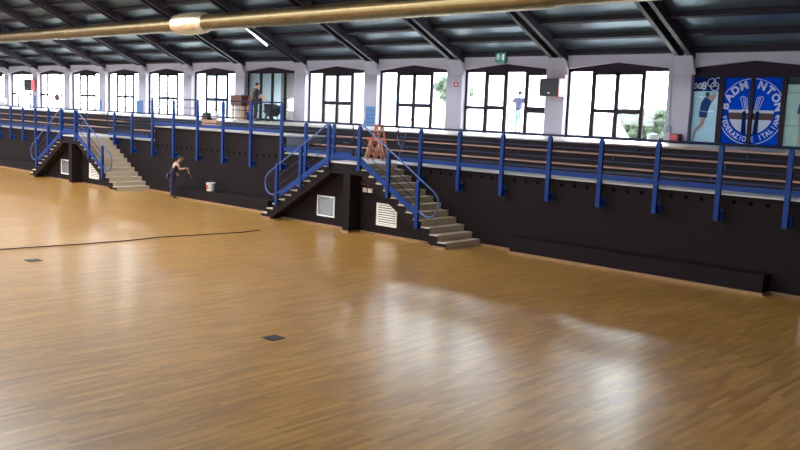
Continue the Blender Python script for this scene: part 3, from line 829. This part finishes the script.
wb2 = empty('wheelbarrow', (-33.1, 26.1, ZW), 'dark wheelbarrow tilted up on the walkway at the dim bay', 'wheelbarrow')
MB().hexa([(-33.45,25.85,3.3),(-33.05,25.85,3.15),(-33.05,26.4,3.15),(-33.45,26.4,3.3),(-33.35,25.75,3.75),(-32.75,25.75,3.6),(-32.75,26.5,3.6),(-33.35,26.5,3.75)]).build('tray', 'black', wb2, bevel=.03)
MB().tube([(-33.45+.17*math.cos(t), 26.1, ZW+.17+.17*math.sin(t)) for t in [i*PI/8 for i in range(16)]], .045, 8, closed=True).build('wheel', 'black', wb2, smooth=True)
for yy in (25.9, 26.3):
    MB().tube([(-33.45,yy,3.1),(-33.1,yy,3.25),(-32.55,yy,3.85)], .022, 6).build('handle', 'socket', wb2)
    MB().tube([(-33.1,yy,3.22),(-32.85,yy,ZW)], .02, 6).build('leg', 'socket', wb2)

# wooden stepladder by the near landing
ld = empty('stepladder', (-19.35, 19.3, ZS), 'orange wooden stepladder with platform board on the slab behind the near landing', 'ladder')
for yy in (19.10, 19.36):
    MB().beam((-19.42, yy, ZS), (-19.1, yy, 3.12), .035, .05).build('leg', 'wood_orange', ld)
    MB().beam((-18.78, yy, ZS), (-19.06, yy, 3.12), .035, .05).build('leg', 'wood_orange', ld)
MB().box(-19.2, -18.96, 19.04, 19.42, 3.12, 3.16).build('top_cap', 'wood_orange', ld)
for i in range(3):
    t = .22 + .26*i; MB().box(-19.42+.32*t-.06, -19.42+.32*t+.06, 19.10, 19.36, ZS+1.06*t, ZS+1.06*t+.03).build('tread', 'wood_orange', ld)
MB().beam((-18.82, 19.10, ZS+.14), (-18.82, 19.36, ZS+.14), .03, .05).build('brace', 'wood_orange', ld)
sh = empty('sawhorse', (-19.6, 19.6, ZS), 'orange brown wooden sawhorse with pale legs beside the stepladder', 'sawhorse')
MB().box(-19.95, -19.2, 19.58, 19.68, 2.64, 2.74).build('beam', 'wood_orange', sh)
for xx in (-19.85, -19.4):
    for s in (-1, 1): MB().beam((xx+.06*s, 19.63+.16*s, ZS), (xx, 19.63, 2.68), .04, .05).build('leg', 'wood_pale', sh)
MB().box(-19.9, -19.3, 19.61, 19.65, 2.2, 2.26).build('stretcher', 'wood_orange', sh)
# thin poles leaning against the window wall
for (x, y, z0, x1_, z1_, lab) in ((-20.02, 19.1, ZS, -19.75, 3.5, 'thin pale pole leaning at the left railing loop'), (-18.62, 19.6, ZS, -18.3, 3.47, 'thin pale blue pole leaning beside the stepladder')):
    tag(MB().tube([(x, y, z0), (x1_, y+.25, z1_)], .012, 6).build('pole', 'steel'), lab, 'pole')

# ------------------------------------------------------------------ floor covers and cable
def cover(x, y, s, label):
    root = empty('floor_socket', (x, y, 0), label, 'floor socket')
    MB().box(x-s/2, x+s/2, y-s/2, y+s/2, 0, .006).build('rim', 'socket', root)
    MB().box(x-s/2+.02, x+s/2-.02, y-s/2+.02, y+s/2-.02, .006, .010).build('lid', 'socket', root, bevel=.002)
    MB().box(x-.03, x+.03, y-s/2+.03, y-s/2+.05, .010, .013).build('finger_tab', 'black', root)
cover(-10.31, 8.24, .27, 'dark square floor socket cover nearest the camera, middle of the floor')
cover(-18.69, 8.2, .30, 'dark square floor socket cover at the left, below the cable')
tag(MB().tube([(-20.9,4,.016),(-20.55,7,.016),(-20.4,8.17,.016),(-20.22,9.77,.016),(-20.12,11.0,.016),(-20.16,11.63,.016),(-20.24,12.29,.016),(-20.05,13.6,.016),(-19.9,14.61,.016),(-20.0,15.4,.016)], .013, 8).build('cable', 'cable', smooth=True),
    'dark cable snaking across the parquet towards the near staircase', 'cable')

# ------------------------------------------------------------------ people
def skin_mesh(verts, edges, radii, sub=2):
    me = bpy.data.meshes.new('sk'); me.from_pydata([tuple(v) for v in verts], edges, [])
    o = bpy.data.objects.new('sk', me); COL.objects.link(o)
    md = o.modifiers.new('s', 'SKIN'); md.use_smooth_shade = True
    for i, r in enumerate(radii):
        sv = me.skin_vertices[0].data[i]; sv.radius = r if isinstance(r, tuple) else (r, r); sv.use_root = (i == 0)
    o.modifiers.new('u', 'SUBSURF').levels = sub
    dg = bpy.context.evaluated_depsgraph_get()
    out = bpy.data.meshes.new_from_object(o.evaluated_get(dg))
    bpy.data.objects.remove(o); bpy.data.meshes.remove(me)
    return out
def person(label, loc, yaw, J, hgt, shirt, trousers, cap=None, sleeve=.55, name='person'):
    """J: joints in the person's frame, x to the right, y forward, z up, unit height"""
    root = empty(name, loc, label, 'person')
    Rz = Matrix.Rotation(yaw, 3, 'Z'); L = Vector(loc)
    P = lambda p: L + Rz @ (Vector(p) * hgt)
    base = dict(pelvis=(0,0,.53), waist=(0,.0,.61), chest=(0,.005,.73), neck=(0,.0,.825), skull=(0,.015,.875),
                shR=(.105,0,.80), elR=(.135,-.01,.635), wrR=(.14,.03,.49), shL=(-.105,0,.80), elL=(-.135,-.01,.635), wrL=(-.14,.03,.49),
                hipR=(.05,0,.51), knR=(.055,.015,.285), anR=(.055,-.01,.045), toR=(.065,.09,.018),
                hipL=(-.05,0,.51), knL=(-.055,.015,.285), anL=(-.055,-.01,.045), toL=(-.065,.09,.018))
    base.update(J); K = {k: Vector(v) for k, v in base.items()}
    def graph(names, links, rad, extra=1.0):
        vs = [P(K[n]) for n in names]; ix = {n: i for i, n in enumerate(names)}
        return skin_mesh(vs, [(ix[a], ix[b]) for a, b in links], [tuple(x*hgt*extra for x in rad[n]) for n in names])
    rad = dict(pelvis=(.075,.058), waist=(.068,.05), chest=(.08,.058), neck=(.03,.03), skull=(.035,.035),
               hipR=(.05,.05), knR=(.033,.033), anR=(.022,.022), toR=(.02,.014), shR=(.034,.034), elR=(.025,.025), wrR=(.017,.017))
    for n in list(rad):
        if n.endswith('R') : rad[n[:-1]+'L'] = rad[n]
    names = ['pelvis','waist','chest','neck','skull','shR','elR','wrR','shL','elL','wrL','hipR','knR','anR','toR','hipL','knL','anL','toL']
    links = [('pelvis','waist'),('waist','chest'),('chest','neck'),('neck','skull')]
    for s in 'RL': links += [('chest','sh'+s),('sh'+s,'el'+s),('el'+s,'wr'+s),('pelvis','hip'+s),('hip'+s,'kn'+s),('kn'+s,'an'+s),('an'+s,'to'+s)]
    bm = bmesh.new(); me = graph(names, links, rad); bm.from_mesh(me); bpy.data.meshes.remove(me)
    # head
    hc = K['skull'] + Vector((0,.012,.035))
    r = bmesh.ops.create_uvsphere(bm, u_segments=20, v_segments=14, radius=1)
    for v in r['verts']:
        d = v.co.copy(); k = 1.0
        if d.z < 0: k = 1 - .22*abs(d.z)*(1 if d.y < .2 else .6)
        v.co = P(hc + Vector((d.x*.044*k, d.y*.056*k, d.z*.066)))
    def lump(c, rr):
        q = bmesh.ops.create_icosphere(bm, subdivisions=2, radius=1)
        for v in q['verts']: d = v.co.copy(); v.co = P(hc + Vector(c) + Vector((d.x*rr[0], d.y*rr[1], d.z*rr[2])))
    lump((0,.058,-.008), (.007,.010,.014))                       # nose
    lump((0,.050,-.032), (.016,.006,.004))                       # mouth
    for s in (-1,1): lump((.045*s,-.002,-.004), (.005,.011,.017))  # ears
    # hands: palm and five bent fingers
    for s, sg in (('R',1),('L',-1)):
        w = K['wr'+s]; d = (w - K['el'+s]).normalized()
        side = d.cross(Vector((0,0,1)));
        side = side.normalized() if side.length > .2 else Vector((0,1,0))
        if abs(d.z) > .7: side = Vector((0,1,0))
        nn = d.cross(side).normalized()
        chains = [((w, .016), (w+d*.03, .019), (w+d*.052, .015))]
        for i, ln in enumerate((.044,.05,.047,.036)):
            o_ = side*(.0165-.011*i); b0 = w+d*.045+o_
            chains.append(((b0,.0062),(b0+d*ln*.5+nn*.004,.0056),(b0+d*ln*.8+nn*.016,.005),(b0+d*ln*.9+nn*.028,.0042)))
        b0 = w+d*.014+side*.014
        chains.append(((b0,.007),(b0+d*.018+side*.016,.0062),(b0+d*.036+side*.02+nn*.01,.005)))
        for ch in chains:
            mm = skin_mesh([P(p) for p, _ in ch], [(i, i+1) for i in range(len(ch)-1)], [q*hgt for _, q in ch], 1)
            bm.from_mesh(mm); bpy.data.meshes.remove(mm)
    me = bpy.data.meshes.new('body'); o0 = ORG[root]
    for v in bm.verts: v.co -= o0
    bm.to_mesh(me); bm.free()
    for p in me.polygons: p.use_smooth = True
    me.materials.append(M['skin']); ob = bpy.data.objects.new('body', me); COL.objects.link(ob); ob.parent = root; ORG[ob] = o0
    def garment(nm, names, links, scale, m, radd=None):
        rr = dict(rad); rr.update(radd or {})
        g = graph(names, links, rr, scale)
        for v in g.vertices: v.co -= o0
        for p in g.polygons: p.use_smooth = True
        g.name = nm; g.materials.append(M[m]); q = bpy.data.objects.new(nm, g); COL.objects.link(q); q.parent = root; ORG[q] = o0
        return q
    for s in 'RL': K['sl'+s] = K['sh'+s].lerp(K['el'+s], sleeve); rad['sl'+s] = (.031,.031)
    K['hem'] = K['pelvis'].lerp(K['waist'], -.55); rad['hem'] = (.074,.058); K['collar'] = K['chest'].lerp(K['neck'], .8); rad['collar'] = (.034,.034)
    garment('shirt', ['hem','waist','chest','collar','shR','slR','shL','slL'], [('hem','waist'),('waist','chest'),('chest','collar'),('chest','shR'),('shR','slR'),('chest','shL'),('shL','slL')], 1.24, shirt)
    garment('trousers', ['pelvis','hipR','knR','anR','hipL','knL','anL'], [('pelvis','hipR'),('hipR','knR'),('knR','anR'),('pelvis','hipL'),('hipL','knL'),('knL','anL')], 1.2, trousers,
            {'anR': (.026,.026), 'anL': (.026,.026)})
    for s in 'RL':
        garment('shoe', ['an'+s,'to'+s], [('an'+s,'to'+s)], 1.25, 'shoe')
    h = MB(); q = bmesh.ops.create_uvsphere(h.bm, u_segments=20, v_segments=14, radius=1)
    for v in q['verts']:
        d = v.co.copy(); dd = Vector((d.x*.048, d.y*.060 - .005, d.z*.068+.004))
        if d.z < -.15 or (d.y > .45 and d.z < .45): dd *= .82
        v.co = P(hc + dd)
    h.build('hair' if not cap else 'cap', cap or 'hair', root, smooth=True)
    for s in (-1,1):
        e = MB(); q = bmesh.ops.create_icosphere(e.bm, subdivisions=2, radius=1)
        for v in q['verts']: d = v.co.copy(); v.co = P(hc + Vector((.017*s,.049,.006)) + d*.006)
        e.build('eye', 'eye', root, smooth=True)
    return root
# the painter: faces along the wall to the right, one arm stretched out
person('person in dark clothes bending to the wall with one arm stretched out, painting', (-28.75, 17.95, 0), -.35,
       dict(pelvis=(0,-.02,.52), waist=(0,.02,.60), chest=(0,.075,.715), neck=(0,.125,.80), skull=(0,.16,.845),
            shR=(.10,.09,.775), shL=(-.10,.10,.785), elL=(-.17,.04,.66), wrL=(-.12,.10,.56),
            elR=(.16,.13,.66), wrR=(.26,.22,.685), hipR=(.05,-.02,.50), hipL=(-.05,-.02,.50), knR=(.055,-.03,.28), knL=(-.055,.01,.28)),
       1.72, 'shirt_dark', 'jeans_dark', sleeve=.55)
rl = empty('paint_roller', (-28.1, 18.3, .9), 'paint roller held by the person in dark clothes', 'roller')
MB().tube([(-28.13,18.20,1.19),(-28.10,18.27,.98)], .016, 8).build('handle', 'wood_pale', rl)
MB().tube([(-28.10,18.27,.98),(-28.09,18.3,.93),(-28.02,18.3,.93)], .008, 6).build('frame', 'socket', rl)
MB().tube([(-28.10,18.33,.86),(-27.90,18.33,.86)], .035, 12).build('sleeve', 'cloth_black', rl)
# man outside the open door, seen from behind
person('person in grey blue shirt and pale jeans seen from behind outside the open door', (-20.8, 28.9, 2.88), .05,
       dict(elL=(-.20,.0,.67), wrL=(-.225,.05,.54), elR=(.17,.02,.65), wrR=(.15,.12,.56)), 1.80, 'shirt_grey', 'jeans_pale', cap='cloth_black', sleeve=.6)
# dark figure in the dim bay
person('dark clothed person working on the walkway before the dim bay', (-33.08, 25.06, ZW), -.4,
       dict(chest=(0,.01,.73), neck=(0,.02,.82), skull=(0,.035,.87), shR=(.10,.01,.795), elR=(.17,.09,.66), wrR=(.25,.19,.58), elL=(-.13,.08,.65), wrL=(-.06,.22,.58)),
       1.83, 'cloth_black', 'cloth_black', sleeve=.98)

# ------------------------------------------------------------------ outdoors
ZG = 2.88
struct(MB().box(X_LEFT-40, X_RIGHT+20, 27.45, 75, ZG-.3, ZG).build('floor_outside', 'paving'))
def vest():
    x = xc(4); v = MB()
    v.box(x-2.3, x-2.1, 27.36, 31, ZG, 5.9); v.box(x+2.1, x+2.3, 27.36, 31, ZG, 5.9)
    v.box(x-2.3, x+2.3, 27.36, 31, 5.7, 5.9)
    v.box(x-.1, x+2.1, 30.8, 31, ZG, 5.7); v.box(x-2.1, x-1.9, 30.8, 31, ZG, 5.7); v.box(x-1.0, x-.88, 30.85, 30.95, ZG, 5.7); v.box(x-1.9, x-.1, 30.85, 30.95, 5.0, 5.7)
    struct(MB().box(x-2.1, x-2.08, 27.36, 29.3, ZG, 5.7).build('trim_porch_daylit', 'porch_daylit'))  # added pale panel, the bluish porch light is put into its colour
    return struct(v.build('wall_vestibule', 'porch'))
vest()
pd = empty('pendant_lamp', (-33.6, 28.6, 5.0), 'bright pendant lamp in the dim porch behind the windows', 'lamp')
MB().lathe((-33.6, 28.6, 5.05), [(.02,.3),(.06,.28),(.2,.02),(.2,0),(.17,0)], 16).build('shade', 'white', pd)
MB().lathe((-33.6, 28.6, 5.0), [(.04,0),(.09,.06),(.06,.12)], 12).build('bulb', 'lampglow', pd, smooth=True)
MB().tube([(-33.6,28.6,5.3),(-33.6,28.6,5.7)], .01, 6).build('cord', 'black', pd)

rnd = random.Random(3)
def hedge(x0, x1, y, h, label):
    m = MB(); n = int((x1-x0)/.3)
    for i in range(n):
        for j in range(4):
            m.blob((x0+.3*i+rnd.uniform(-.1,.1), y+rnd.uniform(-.2,.2), ZG+h*(.15+.24*j)), (.28,.4,h*.2), i*7+j, .22, 2)
    return tag(m.build('hedge', 'hedge'), label, 'hedge')
hedge(-19.9, -16.6, 35.5, 1.25, 'clipped green hedge outside the window nearest the posters')
def house(x0, x1, y0, y1, h, label, m='facade', roof=.0):
    root = empty('building', ((x0+x1)/2, (y0+y1)/2, ZG), label, 'building')
    MB().box(x0, x1, y0, y1, ZG, ZG+h).build('walls', m, root)
    MB().prism([(x0-.3, ZG+h), (x1+.3, ZG+h), ((x0+x1)/2, ZG+h+1.6)], 'y', y0-.3, y1+.3).build('roof', 'facade_shade', root)
    n = int((x1-x0)/3)
    for i in range(n):
        xx = x0 + (i+.5)*(x1-x0)/n
        MB().box(xx-.45, xx+.45, y0-.03, y0+.05, ZG+1.1, ZG+2.5).build('window', 'pale_blue', root)
tag(MB().prism([(-20.6,ZG),(-18.25,ZG),(-19.0,3.87),(-20.6,3.87)], 'y', 33, 33.4).build('ramp_wall', 'facade'), 'white sloping wall end in front of the green hedge outside', 'wall')
tr_ = empty('tree', (-33.8, 40, ZG), 'small pale green tree outside the third window left of the posters', 'tree')
MB().tube([(-33.8,40,ZG),(-33.75,40,3.8),(-33.8,40,4.6)], [.09,.07,.04], 8).build('trunk', 'bark', tr_, smooth=True)
cm = MB()
for i in range(26): cm.blob((-33.8+rnd.uniform(-.9,.9), 40+rnd.uniform(-.8,.8), 5.0+rnd.uniform(-.6,.8)), (.32,.32,.28), i, .3, 2)
cm.build('crown', 'hedge', tr_)
house(-46, -34, 46, 56, 4.5, 'white building outside behind the window beside the dim bay')
house(-74, -60, 50, 60, 5.0, 'pale grey building outside behind the windows left of the dim bay', 'facade_shade')

struct(MB().box(xc(1)-2.3, xc(1)+2.3, 27.36, 31.5, 5.62, 5.75).build('trim_added_shade', 'facade'))  # unseen canopy, added to keep daylight off the person at the door
# ------------------------------------------------------------------ daylight
w = bpy.data.worlds.new('overcast'); S.world = w; w.use_nodes = True
bg = w.node_tree.nodes['Background']
bg.inputs[0].default_value = (.88, .93, 1.0, 1)
# hazy bright sky: brightest towards the horizon
nt = w.node_tree
gt = nt.nodes.new('ShaderNodeTexCoord'); sx = nt.nodes.new('ShaderNodeSeparateXYZ'); mr = nt.nodes.new('ShaderNodeMapRange')
mr.interpolation_type = 'SMOOTHSTEP'
nt.links.new(gt.outputs['Generated'], sx.inputs[0]); nt.links.new(sx.outputs['Z'], mr.inputs['Value'])
mr.inputs['From Min'].default_value = .25; mr.inputs['From Max'].default_value = .8
mr.inputs['To Min'].default_value = 27.0; mr.inputs['To Max'].default_value = 18.5
nt.links.new(mr.outputs[0], bg.inputs[1])
S.cycles.max_bounces = 10; S.cycles.diffuse_bounces = 5; S.cycles.glossy_bounces = 4; S.cycles.transparent_max_bounces = 12
S.cycles.use_denoising = True
S.cycles.sample_clamp_indirect = 8
# light portals in the windows and the added ridge opening guide the daylight in
def portal(x, y, z, w_, h_, rx):
    l = bpy.data.lights.new('daylight_opening', 'AREA'); l.shape = 'RECTANGLE'; l.size = w_; l.size_y = h_; l.cycles.is_portal = True
    o = bpy.data.objects.new('daylight_opening', l); COL.objects.link(o); o.location = (x, y, z); o.rotation_euler = (rx, 0, 0)
for k in range(-1, KMAX+1): portal(xc(k), 27.32, 4.15, OW, 2.5, -PI/2)
portal((X_LEFT+SKX)/2, 9.0, 14.4, SKX-X_LEFT, 5.0, 0)
portal((X_LEFT+X_RIGHT)/2, -9.3, 4.1, X_RIGHT-X_LEFT, 1.4, PI/2)

# ------------------------------------------------------------------ camera
cam = bpy.data.cameras.new('camera'); co = bpy.data.objects.new('camera', cam); COL.objects.link(co)
cam.sensor_width = 36; cam.lens = 867.08/800*36; cam.clip_end = 500
yaw, pitch, roll = .7534, .1266, .0402
cy, sy, cp, sp = math.cos(yaw), math.sin(yaw), math.cos(pitch), math.sin(pitch)
fwd = Vector((-sy*cp, cy*cp, -sp)); rt = Vector((cy, sy, 0)); up = rt.cross(fwd)
r2 = rt*math.cos(roll) + up*math.sin(roll); u2 = -rt*math.sin(roll) + up*math.cos(roll)
co.matrix_world = Matrix(((r2.x, u2.x, -fwd.x, 0), (r2.y, u2.y, -fwd.y, 0), (r2.z, u2.z, -fwd.z, CAMZ), (0,0,0,1)))
S.camera = co
S.view_settings.view_transform = 'Standard'; S.view_settings.look = 'None'
S.view_settings.gamma = 1; S.view_settings.use_curve_mapping = False
S.view_settings.exposure = 0.0

# ------------------------------------------------------------------ groups of repeats
GROUPS = {'bench': 'wooden bench boards on the tiers', 'balcony_railing': 'blue railings along the balcony', 'stair_railing': 'blue stair railings',
          'staircase': 'double staircases', 'vent_louvre': 'clipped vents under the stairs', 'vent_hatch': 'square vents under the stairs', 'plinth': 'low plinths at the wall foot',
          'display_box': 'display boxes on the pillars', 'pillar_board': 'blue boards on the pillar bases', 'floor_socket': 'socket covers in the floor',
          'door_poster': 'halves of the blue door poster', 'window_poster': 'tall posters beside the doors', 'bucket': 'buckets', 'pole': 'thin leaning poles',
          'building': 'buildings outside', 'plastic_bag': 'white plastic bags', 'person': 'people at work'}
for o in S.objects:
    if o.parent is None and o.get('label'):
        g = GROUPS.get(o.name.split('.')[0])
        if g: o['group'] = g
